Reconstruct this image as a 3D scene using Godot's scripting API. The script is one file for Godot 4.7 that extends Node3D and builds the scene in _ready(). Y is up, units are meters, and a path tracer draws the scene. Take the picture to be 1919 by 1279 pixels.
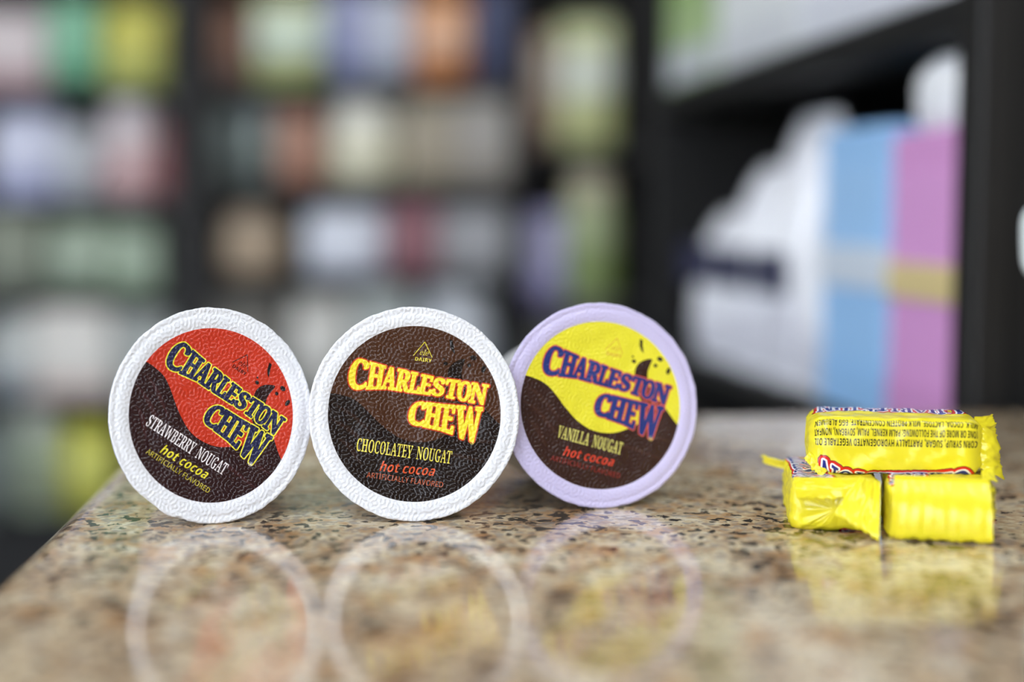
extends Node3D
# A shop counter of polished granite with three cocoa pods lying on their sides and a small pile of wrapped candies;
# dark shelving with packs stands behind and to the right. Units are metres, the counter top is y = 0.

const SHELF_STOCK := [
	["carton", "product_carton", "carton", -0.7006, 0.2469, -1.705, 0.1073, 0.1021, 0.09, ["c9bcbc", "e0d6d6", "b58a92"], "pale pink carton at the left end of the top shelf"],
	["carton", "product_carton", "carton", -0.6091, 0.2469, -1.705, 0.0651, 0.1166, 0.09, ["6fb48c", "8fc8a6", "1f5a40"], "mint green carton beside a yellow-green bag on the top shelf"],
	["pouch", "snack_pouch", "pouch", -0.5285, 0.2469, -1.69, 0.0902, 0.1145, 0.06, ["c2be50", "c8c45c", "a8b260"], "yellow-green bag beside the dark post on the top shelf"],
	["pouch", "snack_pouch", "pouch", -0.6869, 0.0919, -1.695, 0.0998, 0.1293, 0.07, ["c0c4dc", "d6d9ea", "a0a4c8"], "lavender-white bag at the left end of the second shelf"],
	["carton", "product_carton", "carton", -0.6091, 0.0919, -1.7, 0.0507, 0.0999, 0.08, ["b4b8bd", "c8ccd0", "9498a0"], "low grey carton between two pale packs on the second shelf"],
	["jar", "storage_jar", "jar", -0.5386, 0.0919, -1.72, 0.0834, 0.1352, 0.12, ["dccdcd", "dedae0", "cfa4a4"], "pinkish white jar on the second shelf left of the dark post"],
	["carton", "product_carton", "carton", -0.4862, 0.0919, -1.7, 0.0164, 0.0999, 0.08, ["8a3038", "7a2a30", "5a2024"], "narrow dark red carton against the dark post"],
	["carton", "product_carton", "carton", -0.7047, -0.0352, -1.705, 0.0884, 0.1047, 0.09, ["7c8272", "8a907e", "5f6656"], "grey-green carton at the left end of the third shelf"],
	["pouch", "snack_pouch", "pouch", -0.6148, -0.0352, -1.695, 0.0854, 0.0995, 0.07, ["98a892", "aab8a4", "7a8a76"], "pale green bag in the middle of the third shelf"],
	["carton", "product_carton", "carton", -0.5341, -0.0352, -1.705, 0.0705, 0.0861, 0.09, ["9cae96", "a8b8a2", "80947a"], "sage green carton next to the dark post on the third shelf"],
	["pouch", "snack_pouch", "pouch", -0.7123, -0.1865, -1.695, 0.0679, 0.1175, 0.07, ["b4b8b4", "c4c8c4", "9098a0"], "grey-white bag at the left end of the fourth shelf"],
	["carton", "product_carton", "carton", -0.6217, -0.1865, -1.705, 0.1071, 0.1235, 0.09, ["dcd8cf", "e6e2da", "c8aea6"], "cream white carton left of the strawberry pod on the fourth shelf"],
	["carton", "product_carton", "carton", -0.5237, -0.1865, -1.705, 0.0799, 0.1175, 0.09, ["9aa09a", "aeb2ae", "707870"], "grey carton hidden mostly behind the strawberry pod"],
	["jar", "storage_jar", "jar", -0.68, -0.3554, -1.71, 0.0668, 0.146, 0.1, ["a8b49a", "c8ccc0", "888f78"], "grey-green jar on the lowest shelf above the counter edge"],
	["pouch", "snack_pouch", "pouch", -0.6058, -0.3554, -1.69, 0.076, 0.1269, 0.06, ["c4c244", "cfcf5e", "a0a040"], "yellow bag on the lowest shelf above the counter edge"],
	["carton", "product_carton", "carton", -0.7462, -0.3554, -1.7, 0.0562, 0.1345, 0.08, ["6c7470", "7c8480", "505850"], "dark grey carton at the left end of the lowest shelf"],
	["carton", "product_carton", "carton", -0.3887, 0.2505, -1.705, 0.0473, 0.1057, 0.09, ["6a4632", "7a543c", "3c2a20"], "dark brown carton right of the dark post on the top shelf"],
	["pouch", "snack_pouch", "pouch", -0.3109, 0.2505, -1.695, 0.108, 0.1202, 0.07, ["cdd4a8", "c4d6cc", "8c9450"], "pale yellow-green bag on the top shelf"],
	["carton", "product_carton", "carton", -0.2295, 0.2505, -1.705, 0.0488, 0.1311, 0.09, ["8a90bc", "a4a8cc", "3a4268"], "lavender blue carton on the top shelf"],
	["carton", "product_carton", "carton", -0.1734, 0.2505, -1.7, 0.0577, 0.1238, 0.08, ["b8bece", "d4d8e4", "50545e"], "silver white carton with a dark foot on the top shelf"],
	["pouch", "snack_pouch", "pouch", -0.0987, 0.2505, -1.695, 0.0858, 0.1238, 0.07, ["d8945c", "e0b89c", "a8683a"], "orange bag on the top shelf"],
	["carton", "product_carton", "carton", -0.027, 0.2505, -1.705, 0.0517, 0.1383, 0.09, ["343c60", "4a5274", "262c48"], "navy carton at the right end of the top shelf"],
	["carton", "product_carton", "carton", -0.3971, 0.1142, -1.705, 0.0387, 0.1033, 0.09, ["3c4640", "56605c", "2a322c"], "dark green carton right of the dark post on the second shelf"],
	["jar", "storage_jar", "jar", -0.3531, 0.1142, -1.705, 0.0461, 0.107, 0.09, ["8e9a96", "6a7276", "56605c"], "grey-green jar on the second shelf"],
	["carton", "product_carton", "carton", -0.2981, 0.1142, -1.705, 0.0581, 0.096, 0.09, ["ac7a62", "b68c78", "8a5a44"], "terracotta carton on the second shelf"],
	["jar", "storage_jar", "jar", -0.2087, 0.1142, -1.73, 0.1086, 0.118, 0.14, ["eeecd8", "e8e8e4", "e0dcbc"], "large round cream jar on the second shelf"],
	["carton", "product_carton", "carton", -0.1165, 0.1142, -1.705, 0.0699, 0.1107, 0.09, ["a69a84", "b0a692", "867c68"], "tan carton beside the large cream jar"],
	["carton", "product_carton", "carton", -0.0406, 0.1142, -1.705, 0.0759, 0.1144, 0.09, ["a39c92", "aeaaa4", "807a72"], "warm grey carton at the right end of the second shelf"],
	["jar", "storage_jar", "jar", -0.3688, -0.0126, -1.725, 0.0973, 0.0874, 0.13, ["b8a48c", "9c8c7a", "ac967c"], "round tan jar on the third shelf above the strawberry pod"],
	["pouch", "snack_pouch", "pouch", -0.2362, -0.0126, -1.695, 0.1168, 0.0934, 0.07, ["d6dae6", "e2e6ee", "c0c4d0"], "bright white bag on the third shelf"],
	["carton", "product_carton", "carton", -0.1389, -0.0126, -1.705, 0.0719, 0.0949, 0.09, ["8c5860", "9a6a72", "6c4048"], "dusty red carton on the third shelf"],
	["carton", "product_carton", "carton", -0.0528, -0.0126, -1.705, 0.0913, 0.0897, 0.09, ["9c9c9e", "adadb0", "7c7c80"], "grey carton at the right end of the third shelf"],
	["carton", "product_carton", "carton", -0.372, -0.1865, -1.705, 0.0965, 0.1401, 0.09, ["5c5850", "6a665e", "444038"], "dark taupe carton behind the strawberry pod"],
	["pouch", "snack_pouch", "pouch", -0.2724, -0.1865, -1.695, 0.0935, 0.1461, 0.07, ["c4c2ba", "d0cec6", "a8a69e"], "off-white bag seen above the gap between the two white pods"],
	["carton", "product_carton", "carton", -0.1827, -0.1865, -1.705, 0.0799, 0.1513, 0.09, ["a2a8a4", "b0b6b2", "848a86"], "pale grey-green carton behind the chocolate pod"],
	["jar", "storage_jar", "jar", -0.078, -0.1865, -1.73, 0.1206, 0.1513, 0.14, ["ccd0d6", "d4d8dc", "aab0b8"], "white jar seen above the gap between the chocolate and vanilla pods"],
	["carton", "product_carton", "carton", 0.0412, 0.166, -1.7, 0.0341, 0.1576, 0.08, ["9c8470", "b4a494", "6e5644"], "slim brown carton at the left of the narrow bay"],
	["pouch", "snack_pouch", "pouch", 0.1034, 0.166, -1.695, 0.0845, 0.1758, 0.07, ["c2c898", "d2d8cc", "b8bc80"], "pale green and white bag high in the narrow bay"],
	["carton", "product_carton", "carton", 0.0476, -0.0555, -1.7, 0.0495, 0.1288, 0.08, ["9c98bc", "b0acc8", "605880"], "purple-grey carton in the lower part of the narrow bay"],
	["jar", "storage_jar", "jar", 0.1112, -0.0555, -1.7, 0.0719, 0.1808, 0.08, ["a8b488", "c8c0a4", "7c9050"], "beige and green jar in the lower part of the narrow bay"],
	["carton", "product_carton", "carton", 0.0842, -0.2285, -1.705, 0.1193, 0.1444, 0.09, ["4a4a46", "58584f", "363632"], "dark olive carton behind the vanilla pod"],
]
const SHELF_BOARDS := [
	[-1.2306, -0.4594, 0.2469],
	[-1.2392, -0.4626, 0.0919],
	[-1.2463, -0.4653, -0.0352],
	[-1.2548, -0.4684, -0.1865],
	[-1.2642, -0.4719, -0.3554],
	[-0.4282, 0.0048, 0.2505],
	[-0.4308, 0.0048, 0.1142],
	[-0.4333, 0.0049, -0.0126],
	[-0.4366, 0.0049, -0.1865],
	[-0.4399, 0.005, -0.3554],
	[0.0182, 0.3279, 0.166],
	[0.0184, 0.3311, -0.0555],
	[0.0186, 0.3337, -0.2285],
]


var rng := RandomNumberGenerator.new()
var taken := {}
var fonts := {}
var mats := {}

func _ready() -> void:
	rng.seed = 11
	# ---------- camera ----------
	var cam := Camera3D.new()
	cam.name = "camera"
	cam.near = 0.02
	cam.far = 30.0
	var lens := CameraAttributesPhysical.new()
	lens.frustum_focal_length = 50.0
	lens.frustum_focus_distance = 0.340
	lens.exposure_aperture = 3.3
	lens.frustum_near = 0.02
	lens.frustum_far = 30.0
	cam.attributes = lens
	add_child(cam)
	cam.position = Vector3(0, 0.0733, 0.34)
	cam.rotation_degrees = Vector3(-5.135, 0, 0)
	cam.current = true
	# ---------- surroundings and exposure ----------
	var we := WorldEnvironment.new()
	we.name = "environment"
	var env := Environment.new()
	env.background_mode = Environment.BG_SKY
	var air := ProceduralSkyMaterial.new()
	air.sky_top_color = Color(0.78, 0.84, 0.92)
	air.sky_horizon_color = Color(0.95, 0.96, 0.98)
	air.ground_horizon_color = Color(0.62, 0.62, 0.60)
	air.ground_bottom_color = Color(0.40, 0.40, 0.38)
	var sky := Sky.new()
	sky.sky_material = air
	env.sky = sky
	env.background_energy_multiplier = 9.0
	env.tonemap_mode = Environment.TONE_MAPPER_LINEAR
	env.tonemap_exposure = 1.45
	env.sdfgi_enabled = true
	env.ssao_enabled = true
	env.ssil_enabled = true
	we.environment = env
	add_child(we)
	# ---------- ceiling lamps of the shop ----------
	ceiling_lamp(Vector3(-0.75, 1.66, 1.25), 1.5, "white ceiling light panel behind the camera on the left")
	ceiling_lamp(Vector3(0.85, 1.66, 1.25), 1.5, "white ceiling light panel behind the camera on the right")
	ceiling_lamp(Vector3(-0.75, 1.66, -0.95), 0.6, "white ceiling light panel in front of the back shelves on the left")
	ceiling_lamp(Vector3(0.85, 1.66, -0.95), 0.6, "white ceiling light panel in front of the back shelves on the right")
	# ---------- the room ----------
	room()
	counter()
	back_shelves()
	side_shelves()
	# ---------- the things ----------
	pods()
	candies()
	stock()
	sign_holder()

# =====================================================================================================
# helpers
# =====================================================================================================
func numbered(called: String) -> String:
	var n: int = taken.get(called, 0)
	taken[called] = n + 1
	return called if n == 0 else "%s_%03d" % [called, n]

func thing(called: String, label: String, category: String, at := Vector3.ZERO, group := "") -> Node3D:
	var o := Node3D.new()
	o.name = numbered(called)
	add_child(o)
	o.position = at
	o.set_meta("label", label)
	o.set_meta("category", category)
	if group != "":
		o.set_meta("group", group)
	return o

func part(called: String, m: Mesh, mat: Material, parent: Node3D, at := Vector3.ZERO) -> MeshInstance3D:
	var o := MeshInstance3D.new()
	o.name = called
	o.mesh = m
	o.material_override = mat
	parent.add_child(o, true)
	o.position = at
	return o

func structure(called: String, m: Mesh, mat: Material, at: Vector3) -> MeshInstance3D:
	var o := part(called, m, mat, self, at)
	o.set_meta("kind", "structure")
	return o

func mat(c: Color, rough := 0.6, spec := 0.5) -> StandardMaterial3D:
	var key := "%s|%.3f|%.3f" % [c.to_html(), rough, spec]
	if mats.has(key):
		return mats[key]
	var m := StandardMaterial3D.new()
	m.albedo_color = c
	m.roughness = rough
	m.metallic_specular = spec
	mats[key] = m
	return m

# Triangles with shared vertices; faces are turned so that they look away from the point "inside".
func solid(v: PackedVector3Array, uv: PackedVector2Array, idx: PackedInt32Array, inside: Vector3, flat := false) -> ArrayMesh:
	var s := 0.0
	for i in range(0, idx.size(), 3):
		var a := v[idx[i]]
		var n := (v[idx[i + 1]] - a).cross(v[idx[i + 2]] - a)
		s += n.dot(a - inside)
	if s > 0.0:
		for i in range(0, idx.size(), 3):
			var k := idx[i + 1]
			idx[i + 1] = idx[i + 2]
			idx[i + 2] = k
	var st := SurfaceTool.new()
	st.begin(Mesh.PRIMITIVE_TRIANGLES)
	if flat:
		st.set_smooth_group(-1)
		for i in idx:
			if uv.size():
				st.set_uv(uv[i])
			st.set_smooth_group(-1)
			st.add_vertex(v[i])
	else:
		for i in v.size():
			if uv.size():
				st.set_uv(uv[i])
			st.add_vertex(v[i])
		for i in idx:
			st.add_index(i)
	st.generate_normals()
	return st.commit()

# A closed or open grid of points f[j][i]; wrap joins the last column to the first.
func sheet(rows: Array, uvs: Array, wrap: bool, inside: Vector3, flat := false) -> ArrayMesh:
	var nv := rows.size()
	var nu: int = rows[0].size()
	var v := PackedVector3Array()
	var uv := PackedVector2Array()
	for j in nv:
		v.append_array(rows[j])
		if uvs.size():
			uv.append_array(uvs[j])
	var idx := PackedInt32Array()
	for j in nv - 1:
		for i in (nu if wrap else nu - 1):
			var k := (i + 1) % nu
			var a := j * nu + i
			var b := j * nu + k
			var c := (j + 1) * nu + k
			var d := (j + 1) * nu + i
			idx.append_array(PackedInt32Array([a, b, c, a, c, d]))
	return solid(v, uv, idx, inside, flat)

# Lathe round the z axis (pods) or the y axis (jars): profile of (radius, height).
func lathe(profile: Array, seg: int, axis_y: bool, sx := 1.0) -> ArrayMesh:
	var rows := []
	var mid := Vector3.ZERO
	for p in profile:
		var row := PackedVector3Array()
		for i in seg:
			var a := TAU * i / seg
			var q := Vector3(p.x * cos(a) * sx, p.x * sin(a), p.y)
			if axis_y:
				q = Vector3(p.x * cos(a), p.y, p.x * sin(a))
			row.append(q)
			mid += q
		rows.append(row)
	mid /= float(seg * profile.size())
	return sheet(rows, [], true, mid)

# A box with chamfered edges, base centre at the origin.
func block(w: float, h: float, d: float, b := 0.002) -> ArrayMesh:
	b = minf(b, 0.45 * minf(w, minf(h, d)))
	var v := PackedVector3Array()
	var idx := PackedInt32Array()
	var hw := Vector3(w, h, d) * 0.5
	var at := {}
	for sx in [-1, 1]:
		for sy in [-1, 1]:
			for sz in [-1, 1]:
				for k in 3:
					var p := Vector3(sx * hw.x, sy * hw.y, sz * hw.z)
					for q in 3:
						if q != k:
							p[q] -= [sx, sy, sz][q] * b
					at[[sx, sy, sz, k]] = v.size()
					v.append(p + Vector3(0, hw.y, 0))
	var polys := []
	for k in 3:
		var o1 := (k + 1) % 3
		var o2 := (k + 2) % 3
		for s in [-1, 1]:
			var poly := []
			for c in [[-1, -1], [1, -1], [1, 1], [-1, 1]]:
				var sg := [0, 0, 0]
				sg[k] = s
				sg[o1] = c[0]
				sg[o2] = c[1]
				poly.append(at[[sg[0], sg[1], sg[2], k]])
			polys.append(poly)
		for s1 in [-1, 1]:
			for s2 in [-1, 1]:
				var ends := []
				for sk in [-1, 1]:
					var sg := [0, 0, 0]
					sg[k] = sk
					sg[o1] = s1
					sg[o2] = s2
					ends.append([at[[sg[0], sg[1], sg[2], o1]], at[[sg[0], sg[1], sg[2], o2]]])
				polys.append([ends[0][0], ends[0][1], ends[1][1], ends[1][0]])
	for sx in [-1, 1]:
		for sy in [-1, 1]:
			for sz in [-1, 1]:
				polys.append([at[[sx, sy, sz, 0]], at[[sx, sy, sz, 1]], at[[sx, sy, sz, 2]]])
	var c0 := Vector3(0, hw.y, 0)
	for poly in polys:
		for t in range(1, poly.size() - 1):
			var a: int = poly[0]
			var e: int = poly[t]
			var f: int = poly[t + 1]
			if (v[e] - v[a]).cross(v[f] - v[a]).dot(v[a] - c0) > 0.0:
				idx.append_array(PackedInt32Array([a, f, e]))
			else:
				idx.append_array(PackedInt32Array([a, e, f]))
	return solid(v, PackedVector2Array(), idx, c0, true)

# =====================================================================================================
# drawing of flat print: polygons filled line by line into an image
# =====================================================================================================
func fill(im: Image, polys: Array, col: Color, circle := Vector3.ZERO) -> void:
	var lo := 1e9
	var hi := -1e9
	for p in polys:
		for q in p:
			lo = minf(lo, q.y)
			hi = maxf(hi, q.y)
	var w := im.get_width()
	for y in range(maxi(0, int(lo)), mini(im.get_height() - 1, int(hi) + 1) + 1):
		var yy := y + 0.5
		var cuts := []
		for p in polys:
			var n: int = p.size()
			for i in n:
				var a: Vector2 = p[i]
				var b: Vector2 = p[(i + 1) % n]
				if (a.y <= yy) != (b.y <= yy):
					cuts.append(a.x + (yy - a.y) / (b.y - a.y) * (b.x - a.x))
		cuts.sort()
		var c0 := 0.0
		var c1 := float(w)
		if circle.z > 0.0:
			var dy := yy - circle.y
			if absf(dy) >= circle.z:
				continue
			var hw := sqrt(circle.z * circle.z - dy * dy)
			c0 = circle.x - hw
			c1 = circle.x + hw
		for i in range(0, cuts.size() - 1, 2):
			var x0 := roundi(clampf(cuts[i], c0, c1))
			var x1 := roundi(clampf(cuts[i + 1], c0, c1))
			if x1 > x0:
				im.fill_rect(Rect2i(x0, y, x1 - x0, 1), col)

func font(family: String, bold: bool) -> RID:
	var key := family + str(bold)
	if not fonts.has(key):
		var f := SystemFont.new()
		f.font_names = PackedStringArray([family])
		f.font_weight = 700 if bold else 400
		fonts[key] = f
	return fonts[key].get_rids()[0]

# Outline of a letter as polygons, y down, baseline at 0, one unit = the capital height.
func glyph(ch: String, family: String, bold: bool) -> Dictionary:
	var key := "g" + ch + family + str(bold)
	if fonts.has(key):
		return fonts[key]
	var ts := TextServerManager.get_primary_interface()
	var rid := font(family, bold)
	var size := 200
	var gi := ts.font_get_glyph_index(rid, size, ch.unicode_at(0), 0)
	var c: Dictionary = ts.font_get_glyph_contours(rid, size, gi)
	var cap := 143.0
	var out := {"polys": [], "advance": ts.font_get_glyph_advance(rid, size, gi).x / cap, "box": Rect2()}
	if c.is_empty() or not c.has("points"):
		fonts[key] = out
		return out
	var start := 0
	var box := Rect2()
	var first := true
	for e in c["contours"]:
		var pts := []
		for i in range(start, e + 1):
			pts.append(c["points"][i])
		start = e + 1
		var poly := PackedVector2Array()
		var n := pts.size()
		for i in n:
			var p: Vector3 = pts[i]
			var nx: Vector3 = pts[(i + 1) % n]
			if p.z > 0.5:
				poly.append(Vector2(p.x, p.y) / cap)
			else:
				var pv: Vector3 = pts[(i + n - 1) % n]
				var a := Vector2(pv.x, pv.y) if pv.z > 0.5 else Vector2(pv.x + p.x, pv.y + p.y) * 0.5
				var b := Vector2(nx.x, nx.y) if nx.z > 0.5 else Vector2(nx.x + p.x, nx.y + p.y) * 0.5
				for k in range(1, 5):
					var t := k / 5.0
					poly.append((a * (1 - t) * (1 - t) + Vector2(p.x, p.y) * 2.0 * t * (1 - t) + b * t * t) / cap)
				if nx.z < 0.5:
					poly.append(b / cap)
		for q in poly:
			if first:
				box = Rect2(q, Vector2.ZERO)
				first = false
			box = box.expand(q)
		out.polys.append(poly)
	out.box = box
	fonts[key] = out
	return out

# More points along long edges, so that a warp bends them.
func denser(p: PackedVector2Array, step: float) -> PackedVector2Array:
	var out := PackedVector2Array()
	for i in p.size():
		var a := p[i]
		var b := p[(i + 1) % p.size()]
		var n := maxi(1, int(a.distance_to(b) / step))
		for k in n:
			out.append(a.lerp(b, float(k) / n))
	return out

func grown(polys: Array, by: float) -> Array:
	if absf(by) < 0.001:
		return polys
	var out := []
	# the largest contour tells the sense of an outer edge
	var outer_cw := true
	var most := -1.0
	for p in polys:
		var a := 0.0
		for i in p.size():
			a += p[i].cross(p[(i + 1) % p.size()])
		if absf(a) > most:
			most = absf(a)
			outer_cw = Geometry2D.is_polygon_clockwise(p)
	for p in polys:
		var is_outer := Geometry2D.is_polygon_clockwise(p) == outer_cw
		for q in Geometry2D.offset_polygon(p, by if is_outer else -by, Geometry2D.JOIN_ROUND):
			out.append(q)
	return out

func mapped(polys: Array, f: Callable) -> Array:
	var out := []
	for p in polys:
		var q := PackedVector2Array()
		for a in p:
			q.append(f.call(a))
		out.append(q)
	return out

func along(curve: Array, x: float) -> float:
	for i in curve.size() - 1:
		if x <= curve[i + 1].x or i == curve.size() - 2:
			var t: float = (x - curve[i].x) / (curve[i + 1].x - curve[i].x)
			return lerpf(curve[i].y, curve[i + 1].y, t)
	return curve[0].y

# Each letter fills its own slot between a top and a bottom curve (a warped headline).
func headline(text: String, slots: Array, top: Array, bottom: Array, lean: float, fat: float) -> Array:
	var out := []
	for i in text.length():
		var g := glyph(text[i], "Droid Serif", true)
		var b: Rect2 = g.box
		var letter := []
		for p in g.polys:
			var q := PackedVector2Array()
			for a in denser(p, 0.08):
				var u: float = (a.x - b.position.x) / b.size.x
				var v: float = (a.y - b.position.y) / b.size.y
				var x: float = lerpf(slots[i][0] + fat, slots[i][1] - fat, u)
				q.append(Vector2(x + (0.5 - v) * lean, lerpf(along(top, x) + fat, along(bottom, x) - fat, v)))
			letter.append(q)
		out.append(grown(letter, fat))
	return out

# A plain line of text: origin, direction in radians, capital height, total width (letters are squeezed to fit), slant.
func line(text: String, family: String, bold: bool, origin: Vector2, angle: float, cap: float, width: float, slant := 0.0) -> Array:
	var total := 0.0
	for ch in text:
		total += glyph(ch, family, bold).advance
	var kx: float = width / total
	var out := []
	var pen := 0.0
	var d := Vector2(cos(angle), sin(angle))
	var n := Vector2(-d.y, d.x)
	for ch in text:
		var g := glyph(ch, family, bold)
		var letter := []
		for p in g.polys:
			var q := PackedVector2Array()
			for a in p:
				q.append(origin + d * ((pen + a.x) * kx - a.y * cap * slant) + n * (a.y * cap))
			letter.append(q)
		if letter.size():
			out.append(letter)
		pen += g.advance
	return out

func blob(c: Vector2, rx: float, ry: float, turn := 0.0) -> PackedVector2Array:
	var out := PackedVector2Array()
	for i in 24:
		var a := TAU * i / 24
		out.append(c + Vector2(cos(a) * rx, sin(a) * ry).rotated(turn))
	return out

func textured(im: Image, rough: float, spec := 0.5) -> StandardMaterial3D:
	var m := StandardMaterial3D.new()
	m.albedo_texture = ImageTexture.create_from_image(im)
	m.roughness = rough
	m.metallic_specular = spec
	return m

# Worm-like embossing of the lid foil: waves of one length in all directions, made steep.
func worm_normals(n: int, cycles: int, strength: float) -> ImageTexture:
	var waves := []
	var r := RandomNumberGenerator.new()
	r.seed = 5
	for i in 22:
		var a := PI * (i + r.randf() * 0.8) / 22.0
		var len := cycles * r.randf_range(0.9, 1.1)
		waves.append([roundf(cos(a) * len), roundf(sin(a) * len), r.randf() * TAU])
	var h := PackedFloat32Array()
	h.resize(n * n)
	for w in waves:
		var cx := PackedFloat32Array()
		var sx := PackedFloat32Array()
		for x in n:
			cx.append(cos(TAU * w[0] * x / n + w[2]))
			sx.append(sin(TAU * w[0] * x / n + w[2]))
		for y in n:
			var cy := cos(TAU * w[1] * y / n)
			var sy := sin(TAU * w[1] * y / n)
			var o := y * n
			for x in n:
				h[o + x] += cx[x] * cy - sx[x] * sy
	for i in h.size():
		h[i] = tanh(h[i] * 0.42 - 0.35)
	var data := PackedByteArray()
	data.resize(n * n * 3)
	for y in n:
		for x in n:
			var dx := (h[y * n + (x + 1) % n] - h[y * n + (x + n - 1) % n]) * strength
			var dy := (h[((y + 1) % n) * n + x] - h[((y + n - 1) % n) * n + x]) * strength
			var v := Vector3(-dx, dy, 1.0).normalized() * 0.5 + Vector3(0.5, 0.5, 0.5)
			var o := (y * n + x) * 3
			data[o] = int(v.x * 255.0 + 0.5)
			data[o + 1] = int(v.y * 255.0 + 0.5)
			data[o + 2] = int(v.z * 255.0 + 0.5)
	return ImageTexture.create_from_image(Image.create_from_data(n, n, false, Image.FORMAT_RGB8, data))

# =====================================================================================================
# the room
# =====================================================================================================
func ceiling_lamp(at: Vector3, energy: float, label: String) -> void:
	var t := thing("ceiling_light", label, "ceiling light", at, "ceiling light panels of the shop")
	part("frame", block(1.24, 0.03, 0.64, 0.004), mat(Color("e8e8e6"), 0.5), t, Vector3(0, 0.004, 0))
	var glow := StandardMaterial3D.new()
	glow.albedo_color = Color(0.9, 0.9, 0.9)
	glow.emission_enabled = true
	glow.emission = Color(0.98, 0.99, 1.0)
	glow.emission_energy_multiplier = 1.0
	part("diffuser", block(1.2, 0.006, 0.6, 0.001), glow, t, Vector3(0, 0.0, 0))
	var l := AreaLight3D.new()
	l.name = "panel_light"
	l.area_size = Vector2(1.2, 0.6)
	l.light_color = Color(0.98, 0.99, 1.0)
	l.light_energy = energy
	l.area_normalize_energy = true
	l.area_range = 12.0
	l.area_attenuation = 2.0
	l.shadow_enabled = true
	t.add_child(l)
	l.position = Vector3(0, -0.004, 0)
	l.rotation_degrees = Vector3(-90, 0, 0)

func room() -> void:
	var paint := mat(Color("7d7a75"), 0.9)
	structure("floor", block(6.2, 0.1, 6.2, 0.001), mat(Color("2a2724"), 0.5), Vector3(0, -1.02, 0.3))
	structure("ceiling", block(6.2, 0.1, 6.2, 0.001), mat(Color("a8a7a4"), 0.9), Vector3(0, 1.70, 0.3))
	structure("wall_back", block(6.2, 2.62, 0.1, 0.001), paint, Vector3(0, -0.92, -2.35))
	# the wall behind the camera and the one on the left have shop windows
	var wf := Node3D.new()
	wf.name = "wall_front"
	add_child(wf)
	wf.position = Vector3(0, -0.92, 3.35)
	wf.set_meta("kind", "structure")
	part("wall_panel", block(0.9, 2.62, 0.1, 0.001), paint, wf, Vector3(-2.65, 0, 0))
	part("wall_panel", block(3.4, 2.62, 0.1, 0.001), paint, wf, Vector3(1.4, 0, 0))
	part("wall_panel", block(1.9, 0.8, 0.1, 0.001), paint, wf, Vector3(-1.25, 0, 0))
	part("wall_panel", block(1.9, 0.42, 0.1, 0.001), paint, wf, Vector3(-1.25, 2.2, 0))
	window("window_1", Vector3(-1.25, -0.12, 3.35), 0.0)
	var wl := Node3D.new()
	wl.name = "wall_left"
	add_child(wl)
	wl.position = Vector3(-3.05, -0.92, 0)
	wl.set_meta("kind", "structure")
	part("wall_panel", block(0.1, 2.62, 2.55, 0.001), paint, wl, Vector3(0, 0, -1.025))
	part("wall_panel", block(0.1, 2.62, 1.15, 0.001), paint, wl, Vector3(0, 0, 2.725))
	part("wall_panel", block(0.1, 0.8, 1.9, 0.001), paint, wl, Vector3(0, 0, 1.2))
	part("wall_panel", block(0.1, 0.42, 1.9, 0.001), paint, wl, Vector3(0, 2.2, 1.2))
	window("window_2", Vector3(-3.05, -0.12, 1.2), 90.0)
	structure("wall_right", block(0.1, 2.62, 5.6, 0.001), paint, Vector3(3.05, -0.92, 0.5))

func window(called: String, at: Vector3, turn: float) -> void:
	var win := Node3D.new()
	win.name = called
	add_child(win)
	win.position = at
	win.rotation_degrees.y = turn
	win.set_meta("kind", "structure")
	var alu := mat(Color("33312f"), 0.4)
	for x in [-0.93, 0.0, 0.93]:
		part("frame_post", block(0.04, 1.4, 0.06, 0.003), alu, win, Vector3(x, 0, 0))
	for y in [0.0, 1.36]:
		for x in [-0.465, 0.465]:
			part("frame_rail", block(0.89, 0.04, 0.06, 0.003), alu, win, Vector3(x, y, 0))
	var glass := StandardMaterial3D.new()
	glass.albedo_color = Color(1, 1, 1, 0.06)
	glass.transparency = BaseMaterial3D.TRANSPARENCY_ALPHA
	glass.roughness = 0.02
	for x in [-0.465, 0.465]:
		part("pane", block(0.89, 1.32, 0.006, 0.001), glass, win, Vector3(x, 0.04, 0))

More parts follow.
